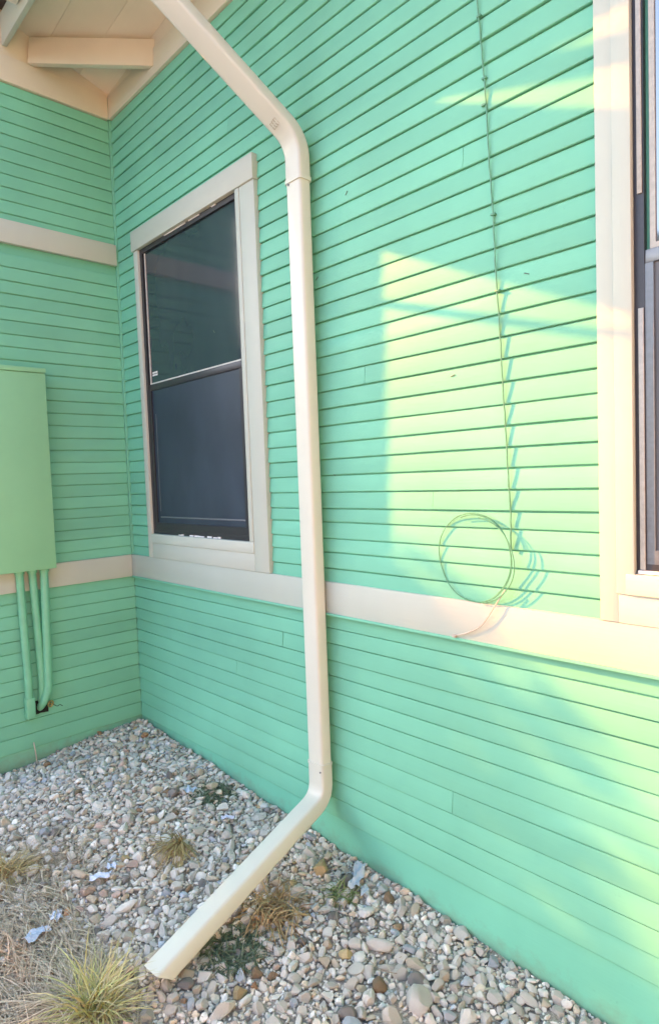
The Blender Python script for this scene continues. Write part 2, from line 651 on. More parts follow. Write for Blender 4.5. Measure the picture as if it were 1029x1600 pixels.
box('band_board', (0.000, 0.030, WING_Y + .02, -0.024, UB0, UB1), M['cream_v'], wing_wall, 0.003)
box('frieze_board', (0.000, 0.028, WING_Y + .02, -0.029, 3.702, 3.840), M['soffit'], wing_wall, 0.003)
box('eave_filler', (0.000, 0.020, WING_Y + .02, -0.0205, 3.841, 4.06), M['soffit'], wing_wall, 0.0)
box('skirting_board', (0.000, 0.006, WING_Y, -0.009, -0.42, 0.034), M['mint_skirt'], wing_wall, 0.001)
box('corner_board', (-0.09, 0.022, WING_Y - .013, WING_Y + .02, -0.42, 3.70), M['cream_v'], wing_wall, 0.003)
# the front of the wing, round the outer corner
bm = bmesh.new()
box_bm(bm, -5.0, -0.125, WING_Y, WING_Y + .10, -0.45, 3.95)
front_wall = link('wall', bm_mesh('wall', bm), M['mint_skirt'], house)
front_wall['label'] = 'front wall of the wing, round the outer corner'
bm = bmesh.new()
for z in np.arange(0.03, 3.7, 0.071):
    box_bm(bm, -5.0, -0.092, WING_Y - .012, WING_Y - .001, z, z + .067)
tag(link('siding', bm_mesh('siding', bm), M['mint'], front_wall), kind='stuff')


# ------------------------------------------------------------------ windows
def window(x0, x1, name_label, left=True):
    """x0..x1 outer casing"""
    w = empty('window', (0, 0, 0), house)
    w['label'] = name_label
    cw = 0.097
    zt, zs = 2.960, 1.205
    hd0 = 2.850
    if left:
        gl, gr = x0 + 0.050, x1 - 0.128
        box('casing_board', (x0, gl - .002, -0.034, 0.0, BELT1 + .0005, hd0), M['cream_v'], w, 0.003)
        box('casing_board', (x1 - 0.095, x1 + .016, -0.034, 0.0, BELT1 + .0005, hd0), M['cream_v'], w, 0.003)
        box('inner_stop', (gr + .001, x1 - 0.0955, -0.0375, 0.0, 1.2045, hd0), M['cream_v'], w, 0.003)
        box('head_casing', (x0 - .012, x1 + .020, -0.042, 0.0, hd0 + .001, zt + .004), M['cream'], w, 0.003)
        box('sill_board', (gl - .001, x1 - 0.0955, -0.0385, 0.0, 1.150, 1.204), M['cream'], w, 0.003)
        box('apron_board', (gl - .001, x1 - 0.0955, -0.0335, 0.0, BELT1 + .0005, 1.1495), M['cream'], w, 0.002)
    else:
        gl, gr = x0 + 0.097, x1 - 0.097
        box('casing_board', (x0, x0 + .0515, -0.0340, 0.0, BELT1 + .001, hd0), M['cream_v'], w, 0.002)
        box('inner_stop', (x0 + .0480, gl - .001, -0.0385, 0.0, 1.146, hd0), M['cream_v'], w, 0.001)
        box('casing_board', (x1 - .0515, x1, -0.0365, 0.0, BELT1 + .001, hd0), M['cream_v'], w, 0.002)
        box('inner_stop', (gr + .001, x1 - .0512, -0.0335, 0.0, 1.146, hd0), M['cream_v'], w, 0.001)
        box('head_casing', (x0 - .012, x1 + .012, -0.042, 0.0, hd0 + .001, zt + .004), M['cream'], w, 0.003)
        box('sill_board', (x0 + .074, x1 - .074, -0.042, 0.0, 1.145, 1.203), M['cream'], w, 0.003)
        box('apron_board', (x0 + .0510, x1 - .0510, -0.0330, 0.0, BELT1 + .0005, 1.1455), M['cream'], w, 0.001)
    zb, zh = 1.206, hd0
    zm = 2.062
    fr = M['darkframe']
    bead = M['bead'] if left else M['lightframe']
    f = 0.026
    # outer frame
    bm = bmesh.new()
    box_bm(bm, gl, gl + f, -0.020, 0.0, zb, zh)
    box_bm(bm, gr - f, gr, -0.020, 0.0, zb, zh)
    box_bm(bm, gl + f, gr - f, -0.020, 0.0, zh - f, zh)
    box_bm(bm, gl + f, gr - f, -0.020, 0.0, zb, zb + f)
    link('frame', bm_mesh('frame', bm), fr, w)
    # upper sash: bead line, pane
    a, b = gl + f, gr - f
    up = M['glass'] if left else M['glassblue']
    box('pane', (a + .012, b - .004, -0.0075, -0.0035, zm + .02, zh - f - .001), up, w, 0)
    bm = bmesh.new()
    bw = 0.007 if left else 0.014
    box_bm(bm, a + .012, a + .012 + bw, -0.013, -0.0078, zm + .012, zh - f - .002)
    box_bm(bm, a + .012 + bw, b - .004, -0.013, -0.0078, zm + .012, zm + .012 + bw)
    box_bm(bm, b - .004 - bw * .7, b - .004, -0.0128, -0.0078, zm + .012 + bw, zh - f - .002)
    link('glazing_bead', bm_mesh('glazing_bead', bm), bead, w)
    box('meeting_rail', (a, b, -0.017, -0.001, zm - .024, zm + .011), fr if left else M['greyframe'], w, 0.002)
    # lower sash behind an insect screen
    g = 0.022
    bm = bmesh.new()
    box_bm(bm, a, a + g, -0.018, -0.002, zb + f, zm - .0245)
    box_bm(bm, b - g, b, -0.018, -0.002, zb + f, zm - .0245)
    box_bm(bm, a + g, b - g, -0.018, -0.002, zb + f, zb + f + g + .016)
    link('screen_frame', bm_mesh('screen_frame', bm), fr if left else M['greyframe'], w)
    box('insect_screen', (a + g, b - g, -0.011, -0.006, zb + f + g + .016, zm - .0245), M['screen'] if left else M['screen_pale'], w, 0)
    if left:
        # line of the sash seen through the screen; lower rail's highlight built as a strip
        box('screen_line', (a + g + .030, a + g + .036, -0.0125, -0.0112, zb + .13, zm - .16), M['greyframe'], w, 0.0005)
        box('screen_line', (a + g + .030, b - g - .010, -0.0125, -0.0112, zb + .094, zb + .102), M['greyframe'], w, 0.0005)
        # paint flakes on the sill joint
        bm = bmesh.new()
        for px in (.30, .33, .42, .47, .52, .60, .66, .70):
            xx = gl + (gr - gl) * px
            box_bm(bm, xx, xx + rng.uniform(.015, .05), -0.0245, -0.020, zb - .001, zb + rng.uniform(.004, .009))
        link('paint_flake', bm_mesh('paint_flake', bm), M['chip'], w)
        bm = bmesh.new()
        for px, ln in ((.30, .22), (.56, .10), (.78, .035)):
            xx = gl + (gr - gl) * px
            box_bm(bm, xx, xx + ln, -0.0245, -0.020, zh - .006, zh - .0005)
        link('paint_flake', bm_mesh('paint_flake', bm), M['chip'], w)
        # small pale sticker in the corner of the upper pane
        st = empty('sticker', (0, 0, 0), w)
        bm = bmesh.new()
        sx, sz = a + .034, zm + .058
        for r_ in range(2):
            cx = sx
            while cx < sx + .055:
                lw = rng.uniform(.004, .009)
                box_bm(bm, cx, cx + lw, -0.0085, -0.0076, sz + r_ * .014, sz + r_ * .014 + .010)
                cx += lw + .002
        link('sticker_print', bm_mesh('sticker_print', bm), M['chip'], w)
        bpy.data.objects.remove(st)
    else:
        for k in range(2):
            box('screen_line', (a + g + .012 + k * .02, a + g + .0155 + k * .02, -0.0135, -0.0112, zb + f + g + .03, zm - .06), M['darkframe'], w, 0.0005)
        box('jamb_liner', (gl + .010, gl + .0225, -0.0245, -0.0202, zm + .16, zh - .002), M['lightframe'], w, 0.0005)
        box('jamb_liner', (gl + .0105, gl + .024, -0.0245, -0.0202, zb + .010, zm - .14), M['lightframe'], w, 0.0005)
        bm = bmesh.new()
        box_bm(bm, gl + .006, gr - .006, -0.0285, -0.0205, zb - .001, zb + .008)
        link('paint_flake', bm_mesh('paint_flake', bm), M['chip'], w)
    return w


window(W0, W1, 'dark double hung window left of the downspout in cream casing')
window(RW0, RW1, 'window at the right edge with grey frame in sunlit cream casing', left=False)

# ------------------------------------------------------------------ eaves over the corner
roof = empty('roof', (0, 0, 0), house)
roof['label'] = 'open eave with cream boards over the corner'


def zs_(x, y):       # underside of the eave boards
    return 3.842 - 0.33 * y + 0.10 * min(x, 0.8)


edges = [0.0, -0.190, -0.385, -0.585]
for i in range(3):
    y1, y0 = edges[i] - (0.021 if i == 0 else .0006), edges[i + 1] + .0006
    V = []
    X = [0.021, 0.45, 0.8, LONG_END]
    for dz in (0.0, 0.02):
        for y in (y0, y1):
            for x in X:
                V.append((x, y, zs_(x, y) + dz))
    n = len(X)
    F = []
    for q in range(n - 1):
        F += [(q, q + 1, n + q + 1, n + q), (2 * n + q, 3 * n + q, 3 * n + q + 1, 2 * n + q + 1),
              (q, 2 * n + q, 2 * n + q + 1, q + 1), (n + q, n + q + 1, 3 * n + q + 1, 3 * n + q)]
    F += [(0, n, 3 * n, 2 * n), (n - 1, 3 * n - 1, 4 * n - 1, 2 * n - 1)]
    link('soffit_board', mesh('soffit_board', V, F), M['soffit'], roof)
orient_box('blocking_board', (0.031, -0.468, 3.908), (0.585, -0.012, 3.812), 0.036, 0.138, M['soffit'], roof)
orient_box('fascia_board', (0.0285, -0.600, 3.965), (LONG_END, -0.600, 3.965), 0.026, 0.165, M['cream'], roof)
for x in (2.35, 3.6, 4.8):
    orient_box('rafter', (x, -0.031, 3.86), (x, -0.585, 4.03), 0.045, 0.10, M['soffit'], roof)
# roof covering
V = [(-0.3, -0.66, 4.085), (LONG_END, -0.66, 4.16), (LONG_END, 0.4, 4.18), (-0.3, 0.4, 4.12)]
V += [(x, y, z + .03) for x, y, z in V]
F = [(3, 2, 1, 0), (4, 5, 6, 7), (0, 1, 5, 4), (1, 2, 6, 5), (2, 3, 7, 6), (3, 0, 4, 7)]
link('roof_deck', mesh('roof_deck', V, F), M['roofing'], roof)
V = [(-0.3, -1.45, 4.32), (0.62, -1.45, 4.24), (0.62, -0.64, 4.24), (-0.3, -0.64, 4.32)]
V += [(x, y, z + .05) for x, y, z in V]
link('roof_deck', mesh('roof_deck', V, F), M['soffit'], roof)  # unseen overhang slab added to keep sky light off the wing wall
# walls above the plates close the eave against the sky
box('plate_board', (0.03, LONG_END, 0.0, 0.1, 3.95, 4.11), M['soffit'], roof, 0)
box('plate_board', (-0.12, -0.001, WING_Y, 0.1, 3.95, 4.11), M['soffit'], roof, 0)

# unseen timberwork added before the wing, shaped to cast the long wall's upper shade
shade_porch = empty('shade_porch', (0, 0, 0), house)
box('shade_beam', (-0.09, 0.0, -3.0, -0.936, 3.40, 3.905), M['cream_v'], shade_porch, 0.004)
box('shade_post', (-0.10, 0.01, -3.02, -2.90, -0.25, 3.36), M['cream_v'], shade_porch, 0.004)
orient_box('shade_brace', (-0.045, -0.925, 3.175), (-0.045, -1.42, 3.345), 0.030, 0.024, M['cream_v'], shade_porch)  # added strut, sized for the thin shadow band in the sun patch
for poly in ([(-.70, 3.962), (-.921, 3.962), (-.921, 3.885), (-3.0, 4.55), (-3.0, 4.66), (-1.215, 4.055), (-.70, 4.01)],
             [(-.70, 4.0105), (-1.214, 4.0555), (-1.45, 4.24), (-3.0, 4.90), (-3.0, 5.7), (-.70, 5.7)]):
    k = len(poly)
    V = [(-0.05, y, z) for y, z in poly] + [(0.0, y, z) for y, z in poly]
    F = [tuple(range(k)), tuple(range(2 * k - 1, k - 1, -1))] + [(q, q + k, (q + 1) % k + k, (q + 1) % k) for q in range(k)]
    link('shade_gable_board', mesh('shade_gable_board', V, F), M['mint'], shade_porch)

# ------------------------------------------------------------------ downspout
spout = tag(empty('downspout', (1.77, -0.07, -0.1)), 'cream rectangular downspout running down the green wall to the gravel', 'downspout')
SP = spout.location


def sp(p):
    return tuple(Vector(p) - SP)


PW, PD = 0.090, 0.060
up_path = fillet([sp((1.470, -0.665, 3.93)), sp((1.455, -0.66, 3.53)), sp((1.770, -0.07, 2.865)), sp((1.770, -0.07, 2.700))], 0.13, 10)
sweep('elbow', up_path, rrect(PW + .004, PD + .004, 0.013), M['spout'], spout, up=(0, -1, 0))
sweep('pipe', [sp((1.770, -0.07, z)) for z in np.linspace(2.73, 0.262, 14)], rrect(PW, PD, 0.013), M['spout'], spout, up=(0, -1, 0))
lo_path = fillet([sp((1.770, -0.07, 0.285)), sp((1.770, -0.07, 0.135)), sp((1.906, -0.945, -0.085))], 0.11, 10)
sweep('elbow', lo_path, rrect(PW + .004, PD + .004, 0.013), M['spout'], spout, up=(0, -1, 0))
# the mouth is cut back on its underside
lo = bpy.data.objects['elbow.001']
nn = len(rrect(1, 1, .1))
ring = [lo.data.vertices[i] for i in range(len(lo.data.vertices) - nn, len(lo.data.vertices))]
top_z = max(v.co.z for v in ring)
ddir = Vector((0.136, -0.875, -0.22)).normalized()
for v in ring:
    v.co -= ddir * 0.045 * min(1.0, (top_z - v.co.z) / 0.055)
# sleeve rims and rivets
sweep('sleeve_rim', [sp((1.770, -0.07, 2.712)), sp((1.770, -0.07, 2.696))], rrect(PW + .011, PD + .010, 0.015), M['spout'], spout, up=(0, -1, 0))
sweep('sleeve_rim', [sp((1.770, -0.07, 0.292)), sp((1.770, -0.07, 0.282))], rrect(PW + .008, PD + .008, 0.014), M['spout'], spout, up=(0, -1, 0))
for px, pz in ((1.805, 0.262), (1.745, 2.69)):
    sweep('rivet', [sp((px, -0.1005, pz)), sp((px, -0.1045, pz))], circ(0.004, 8), M['greyframe'], spout, up=(0, 0, 1))
# faint stamped mark on the upper elbow
bm = bmesh.new()
for k in range(4):
    for q in range(2):
        x0 = -0.022 + k * .011
        z0 = q * 0.016
        box_bm(bm, x0, x0 + .0016, -0.001, 0, z0, z0 + .012)
        box_bm(bm, x0, x0 + .007, -0.001, 0, z0 + rng.choice((0, .005, .011)), z0 + rng.choice((0, .005, .011)) + .0016) if False else None
        zz = z0 + (k * 3 + q * 5) % 3 * .005
        box_bm(bm, x0 + .0016, x0 + .007, -0.001, 0, zz, zz + .0016)
me = bm_mesh('stamp', bm)
dv = (Vector((1.455, -0.66, 3.53)) - Vector((1.77, -0.07, 2.865))).normalized()
cen = Vector((1.770, -0.07, 2.865)) + dv * 0.085
sv = dv.cross(Vector((0, -1, 0))).normalized()
nv = sv.cross(dv).normalized()
if nv.z > 0 and nv.y > 0:
    nv = -nv
mt = Matrix((sv if sv.x > 0 else -sv, -nv, dv)).transposed().to_4x4()
mt.translation = cen + nv * (PD / 2 + .0035) - SP
me.transform(mt)
link('stamp', me, M['mark'], spout)
# straps that hold it to the wall
for z in (2.45,):
    pass

# gutter the downspout hangs from
gut = tag(empty('gutter', (1.4, -0.68, 3.95)), 'cream eave gutter above the downspout', 'gutter')
prof = [(-0.06, 0.06), (-0.06, -0.06), (0.05, -0.06), (0.065, 0.06), (0.06, 0.06), (0.046, -0.055), (-0.055, -0.055), (-0.055, 0.06)]
sweep('gutter_trough', [(-1.1, 0, 0.05), (2.4, 0, 0.05)], prof, M['spout'], gut, up=(0, 0, 1))

# ------------------------------------------------------------------ utility box
ub = tag(empty('utility_box', (0.0, -0.70, 1.05)), 'tall mint painted utility box on the short wall with three conduits below', 'utility box')


def ux(b):
    return (b[0] - 0.0, b[1] - 0.0, b[2] + .70, b[3] + .70, b[4] - 1.05, b[5] - 1.05)


box('box_body', ux((0.026, 0.108, -0.880, -0.527, 1.052, 2.148)), M['boxgreen'], ub, 0.004)
box('lid', ux((0.109, 0.121, -0.884, -0.523, 1.047, 2.128)), M['boxgreen'], ub, 0.003)
box('rain_flange', ux((0.024, 0.127, -0.886, -0.520, 2.130, 2.156)), M['boxgreen'], ub, 0.004)


def up_(p):
    return (p[0], p[1] + .70, p[2] - 1.05)


cr = circ(0.0205, 14)
sweep('conduit', fillet([up_((0.060, -0.704, 1.054)), up_((0.055, -0.690, 0.40)), up_((0.035, -0.690, 0.235)), up_((-0.01, -0.690, 0.20))], .06), cr, M['conduitgreen'], ub, up=(0, 1, 0))
sweep('conduit', fillet([up_((0.060, -0.637, 1.054)), up_((0.045, -0.614, 0.42)), up_((0.03, -0.614, 0.30)), up_((-0.02, -0.625, 0.245))], .06), cr, M['conduitgreen'], ub, up=(0, 1, 0))
sweep('conduit', fillet([up_((0.075, -0.577, 1.054)), up_((0.070, -0.590, 0.36)), up_((0.050, -0.613, 0.285)), up_((-0.01, -0.632, 0.232))], .04), circ(0.022, 14), M['conduitgreen'], ub, up=(0, 1, 0))
box('conduit_fitting', ux((0.022, 0.068, -0.712, -0.662, 0.212, 0.332)), M['conduitgreen'], ub, 0.010)
for y, z in ((-.704, 1.03), (-.637, 1.03), (-.577, 1.03)):
    sweep('conduit_hub', [up_((0.062 if y < -.6 else .075, y, 1.052)), up_((0.062 if y < -.6 else .075, y + .001, 1.028))], circ(0.026, 14), M['conduitgreen'], ub, up=(0, 1, 0))
# ragged hole in the siding where the conduits go in
bm = bmesh.new()
box_bm(bm, 0.0205, 0.0245, -0.655, -0.588, 0.222, 0.292)
bmesh.ops.subdivide_edges(bm, edges=list(bm.edges), cuts=3)
for v in bm.verts:
    v.co.y += rng.uniform(-.006, .006)
    v.co.z += rng.uniform(-.006, .006)
link('wall_hole', bm_mesh('wall_hole', bm), M['black'], wing_wall)

# ground clamp beside the hole, with its loose wire
cl = tag(empty('ground_clamp', (0.035, -0.572, 0.262)), 'small dull brass ground clamp on the wall beside the conduits', 'clamp')
sweep('clamp_ring', [(0.016 * math.cos(a), 0.017 * math.sin(a), 0.018 * math.cos(a) * .2 + 0.016 * math.cos(a)) if False else (0.004 * math.cos(a), 0.014 * math.sin(a), 0.017 * math.cos(a)) for a in np.linspace(0, 6.283, 18)], circ(0.005, 6), M['brass'], cl, up=(1, 0, 0))
sweep('screw', [(-0.012, 0, 0), (0.016, 0, 0)], circ(0.006, 8), M['brass'], cl, up=(0, 0, 1))
sweep('wire', fillet([(0, 0.012, -.006), (0.02, 0.03, -0.02), (0.012, 0.045, -0.012), (0.022, 0.058, -0.024)], .01), circ(0.0018, 5), M['black'], cl, up=(1, 0, 0))

# thin pale wire coming out under the siding
wr = link('wire', bpy.data.meshes.new('wire_tmp'), None)
bpy.data.objects.remove(wr)
o = sweep('wire', fillet([(0.020, -0.672, 0.062), (0.035, -0.672, 0.03), (0.026, -0.664, -0.03), (0.03, -0.668, -0.12)], .03), circ(0.0035, 6), M['cablepale'], None, up=(0, 1, 0))
tag(o, 'short pale wire hanging from under the siding of the short wall', 'wire')

# ------------------------------------------------------------------ cable on the long wall
cb = tag(empty('cable', (2.66, -0.03, 1.30)), 'thin green painted cable stapled down the siding and ending in a loose coil', 'cable')
CB = cb.location
line = [(2.588, 3.04), (2.591, 2.991), (2.604, 2.82), (2.612, 2.727), (2.622, 2.50), (2.632, 2.295), (2.640, 2.08), (2.651, 1.859), (2.660, 1.64), (2.669, 1.449), (2.673, 1.34), (2.672, 1.22)]
line = [(2.575, 3.30)] + line
pts = []
for i in range(len(line) - 1):
    for k in range(5):
        t_ = k / 5
        x = line[i][0] * (1 - t_) + line[i + 1][0] * t_ + 0.0012 * math.sin(13 * (i + t_))
        z = line[i][1] * (1 - t_) + line[i + 1][1] * t_
        pts.append(Vector((x, -0.0205 - 0.0012 * math.sin(4 * (i + t_)), z)) - CB)
sweep('cable_run', pts, circ(0.0028, 6), M['cablegreen'], cb, up=(0, -1, 0))
for x, z in ((2.597, 2.93), (2.611, 2.735), (2.608, 2.655), (2.632, 2.31), (2.643, 2.07)):
    box('staple', (x - .008 - CB.x, x + .008 - CB.x, -0.0245 - CB.y, -0.012 - CB.y, z - .003 - CB.z, z + .003 - CB.z), M['cablegreen'], cb, 0.001)
cc = Vector((2.533, 0, 1.214))
for k, (rx, rz, dx, dz, off) in enumerate(((0.146, 0.150, 0, 0, .0185), (0.138, 0.147, 0.012, -0.002, .0235), (0.141, 0.143, 0.022, -0.008, .031))):
    P_ = []
    a0, a1 = (0.0, 6.45) if k == 0 else ((-1.9, 2.0) if k == 1 else (-1.5, 1.5))
    for a in np.linspace(a0, a1, 56):
        wob = 1 + .012 * math.sin(3 * a + k)
        P_.append(Vector((cc.x + dx + rx * wob * math.cos(a), -off - 0.010 * (math.cos(a) + 1) * .8 - .002 * math.sin(5 * a), cc.z + dz + rz * wob * math.sin(a))) - CB)
    sweep('cable_loop', P_, circ(0.0019, 6), M['cablegreen'], cb, up=(0, -1, 0))
tail = fillet([Vector((2.66, -0.040, 1.12)) - CB, Vector((2.615, -0.046, 1.05)) - CB, Vector((2.57, -0.042, 0.985)) - CB, Vector((2.50, -0.038, 0.95)) - CB, Vector((2.455, -0.037, 0.938)) - CB], .05, 6)
sweep('cable_tail', tail, circ(0.0024, 6), M['cablepale'], cb, up=(0, -1, 0))
box('staple', (2.449 - CB.x, 2.463 - CB.x, -0.043 - CB.y, -0.030 - CB.y, 0.931 - CB.z, 0.942 - CB.z), M['cablepale'], cb, 0.001)

# ------------------------------------------------------------------ unseen leaf masses, placed and shaped to shade the gravel and wall foot
def leaf_mesh(name, centers, radii, n, size, seed):
    r_ = np.random.default_rng(seed)
    c = np.array(centers)
    rad = np.array(radii)
    w = rad[:, 0] * rad[:, 1] * rad[:, 2]
    idx = r_.choice(len(c), n, p=w / w.sum())
    d = r_.standard_normal((n, 3))
    d /= np.linalg.norm(d, axis=1)[:, None]
    p = c[idx] + d * rad[idx] * (r_.random((n, 1)) ** 0.45)
    a = r_.standard_normal((n, 3))
    a /= np.linalg.norm(a, axis=1)[:, None]
    b = np.cross(a, r_.standard_normal((n, 3)))
    b /= np.linalg.norm(b, axis=1)[:, None]
    s = size * (0.6 + 0.8 * r_.random((n, 1)))
    V = np.stack([p - a * s, p + b * s * .45, p + a * s, p - b * s * .45], 1).reshape(-1, 3)
    me = bpy.data.meshes.new(name)
    me.from_pydata(V.tolist(), [], np.arange(4 * n).reshape(n, 4).tolist())
    at = me.color_attributes.new('tint', 'FLOAT_COLOR', 'POINT')
    tv = np.repeat(r_.random(n), 4)
    at.data.foreach_set('color', np.stack([tv, tv, tv, np.ones_like(tv)], 1).ravel())
    return me


def tree(name, loc, h, blobs, n, size, seed, label, cat='tree'):
    t_ = tag(empty(name, loc), label, cat)
    sweep('trunk', [(0, 0, -0.1), (0.04, 0.03, h * .35), (-0.05, 0.02, h * .7)], circ(0.14, 8), M['bark'], t_, up=(0, 1, 0), scales=[1.2, .85, .5])
    link('crown', leaf_mesh('crown', [b[:3] for b in blobs], [b[3:] for b in blobs], n, size, seed), M['leaf'], t_)
    return t_


tree('tree', (-5.2, -2.58, -0.36), 4.6, [(0, 0.5, 3.4, .9, 1.0, 1.4), (0, .1, 4.1, .8, .75, 1.0), (0, -.42, 4.3, .7, .52, .85), (0, -.42, 3.3, .7, .52, 1.0)], 24000, 0.055, 3,
     'unseen leafy tree shaped to shade the foot of the long wall')
hd = tag(empty('shade_hedge', (-5.4, -5.0, -0.2)), 'tall unseen foliage bank added beyond the wing to shade the gravel', 'shade_hedge')  # unseen, added to keep sun off the gravel and lower wall
link('foliage', leaf_mesh('foliage', [(0, y, z) for y in np.arange(-4.5, 3.0, .7) for z in (0.6, 1.5, 2.5, 3.48)], [(.8, .75, .75)] * (11 * 4), 44000, 0.08, 8), M['leaf'], hd)

for k, (x, y, h) in enumerate(((9.5, -3.0, 6.5), (9.0, 1.5, 6.0), (9.5, -7.5, 7.0), (5.0, -13.0, 7.0), (-0.5, -14.0, 7.5))):  # the eastern ones are unseen, added to cut sky light on the wing wall
    tree('tree', (x, y, -0.2), h, [(0, 0, h * .62, 1.7, 2.3, h * .36), (.3, .8, h * .5, 1.4, 1.5, h * .3), (-.2, -.9, h * .5, 1.4, 1.5, h * .3)], 2600, 0.24, 40 + k,
         ['broad unseen tree added east of the house', 'unseen tree added beside the far end of the house', 'tall unseen tree added southeast of the house', 'tree across the yard facing the house', 'tallest tree across the yard facing the house'][k])
bounce_fence = tag(empty('bounce_fence', (6.6, -4, -0.2)), 'unseen row of boards added east of the house to bounce sunlight', 'bounce_fence')  # unseen boards added to bounce warm sunlight onto the wing wall
for k in range(46):
    y = -4.6 + k * .2
    box('bounce_board', (0, .022, y, y + .188, 0.02, 2.75 + .01 * (k % 3)), M['bark'] if False else M['plaster'], bounce_fence, 0.002)
for z in (.4, 2.4):
    box('rail', (.0225, .07, -4.6, 4.6, z, z + .09), M['plaster'], bounce_fence, 0.002)

# ------------------------------------------------------------------ gravel
def ico(sub):
    bm = bmesh.new()
    bmesh.ops.create_icosphere(bm, subdivisions=sub, radius=1.0)
    V = np.array([v.co[:] for v in bm.verts])
    F = np.array([[v.index for v in f.verts] for f in bm.faces])
    bm.free()
    return V, F


ICO = {k: ico(k) for k in (1, 2, 3)}


SHAPES = {'rounded': ((.78, .96), (.60, .80), 9, 0.4), 'angular': ((.62, .92), (.48, .78), 15, 0.0), 'flat': ((.70, .92), (.32, .45), 9, 0.25), 'long': ((.42, .58), (.36, .52), 10, 0.2)}


def stone_shape(V, r_, kind='angular'):
    """an irregular pebble: a sphere cut by random planes, softened and squashed"""
    P_ = V.copy()
    (a0, a1), (b0, b1), facets, rounded = SHAPES[kind]
    for _ in range(facets):
        n = r_.standard_normal(3)
        n /= np.linalg.norm(n)
        d = r_.uniform(0.46, 0.88)
        h = P_ @ n - d
        msk = h > 0
        P_[msk] -= np.outer(h[msk] * (1 - rounded * r_.random()), n)
    P_ = P_ * np.array([1.0, r_.uniform(a0, a1), r_.uniform(b0, b1)]) * (1.22 if kind == 'long' else 1.08)
    ph = r_.uniform(0, 6.28, 3)
    P_ *= (1 + 0.05 * np.sin(4 * P_[:, [1]] + ph[0]) + 0.04 * np.sin(5 * P_[:, [2]] + ph[1]))
    return P_


KINDS_ = ['angular', 'rounded', 'flat', 'long']
KW = [.64, .08, .16, .12]


def rot_rand(r_, tilt=0.45):
    a = r_.uniform(0, 2 * math.pi)
    q = Matrix.Rotation(r_.normal(0, tilt), 3, 'X') @ Matrix.Rotation(r_.normal(0, tilt), 3, 'Y')
    return np.array(Matrix.Rotation(a, 3, 'Z') @ q)


def proj(p):
    d = Vector(p) - CAM_POS
    z = d.dot(FWD)
    return 514.5 + 982.3 * d.dot(RIGHT) / z, 800 - 982.3 * d.dot(UP) / z, z


def in_bed(x, y):
    if x < 0.012 or y > -0.012:
        return False
    if y < -0.95 and x < 0.1:
        return False
    u, v, z = proj((x, y, zg(x, y)))
    return -230 < u < 1090 and v < 1800


class Cells:
    def __init__(self, s):
        self.s, self.d = s, {}

    def ok(self, x, y, r, f):
        i, j = int(x // self.s), int(y // self.s)
        for a in (i - 1, i, i + 1):
            for b in (j - 1, j, j + 1):
                for X, Y, Rr in self.d.get((a, b), ()):
                    if (X - x) ** 2 + (Y - y) ** 2 < (f * (Rr + r)) ** 2:
                        return False
        return True

    def add(self, x, y, r):
        self.d.setdefault((int(x // self.s), int(y // self.s)), []).append((x, y, r))


# hand-placed stones the photograph singles out: x, y, radius, colour, label
SINGLE = [
    (2.104, -0.751, 0.0292, 'ochre', 'broad tan stone just right of the downspout mouth'),
    (2.400, -0.415, 0.0292, 'brown', 'round mottled brown stone, darkest of the large stones in the foreground'),
    (2.235, -0.405, 0.0292, 'ochre', 'upright yellow ochre stone in the gravel right of the downspout'),
    (2.400, -0.560, 0.0275, 'dark', 'dark grey round stone at the bottom edge below the brown stone'),
    (2.300, -0.300, 0.0396, 'grey', 'long flat grey stone lying level near the green wall'),
    (2.520, -0.370, 0.0446, 'white', 'large pale oval stone above the brown stone'),
    (2.500, -0.470, 0.0429, 'grey', 'largest pale stone, below and right of the brown stone'),
    (2.170, -0.105, 0.0292, 'brown', 'purplish brown stone touching the foot of the green wall'),
    (2.440, -0.580, 0.0310, 'blue', 'white and blue grey chunk beside the dark round stone'),
    (2.130, -0.830, 0.0429, 'grey', 'long grey wedge shaped stone in front of the downspout mouth'),
    (1.800, -0.870, 0.0344, 'buff', 'brown flat stone left of the downspout mouth'),
    (1.865, -0.165, 0.0472, 'ochre', 'broad buff stone against the wall under the lower bend'),
    (2.620, -0.345, 0.0224, 'blue', 'small lavender blue stone near the wall at right'),
    (2.560, -0.460, 0.0155, 'rust', 'small orange stone among pale ones right of the brown stone'),
    (2.120, -0.700, 0.0155, 'rust', 'small rust red stone beside the broad tan stone'),
]
cells = Cells(0.12)
stones = []        # x, y, r, colour, label
for s in SINGLE:
    cells.add(*s[:3])
    stones.append(s)
cols = list(STONE_COL)
wts = [0.48, 0.30, 0.13, 0.025, 0.025, 0.008, 0.025, 0.006, 0.002]


def scatter(n, r0, r1, f, tries):
    c = 0
    for _ in range(tries):
        x, y = rng.uniform(0.0, 3.5), rng.uniform(-1.95, 0.0)
        if not in_bed(x, y):
            continue
        r = rng.uniform(r0, r1)
        # chunkier stones along the long wall in front, finer behind
        if r > 0.026 and not (x > 1.9 or rng.random() < 0.7):
            continue
        if y > -r * .8 - 0.008 or x < r * .8 + .006:
            continue
        if not cells.ok(x, y, r, f):
            continue
        cells.add(x, y, r)
        stones.append((x, y, r, rng.choices(cols, wts)[0], None))
        c += 1
        if c >= n:
            break


scatter(170, 0.024, 0.035, 0.84, 9000)
scatter(1500, 0.0165, 0.026, 0.78, 40000)
scatter(3600, 0.010, 0.0165, 0.72, 75000)
scatter(7000, 0.006, 0.010, 0.64, 90000)


def hidden_zone(x, y):
    return False


def apparent(s):
    u, v, z = proj((s[0], s[1], zg(s[0], s[1])))
    if not (-5 < u < 1034 and v < 1605):
        return 0
    return s[2] / z


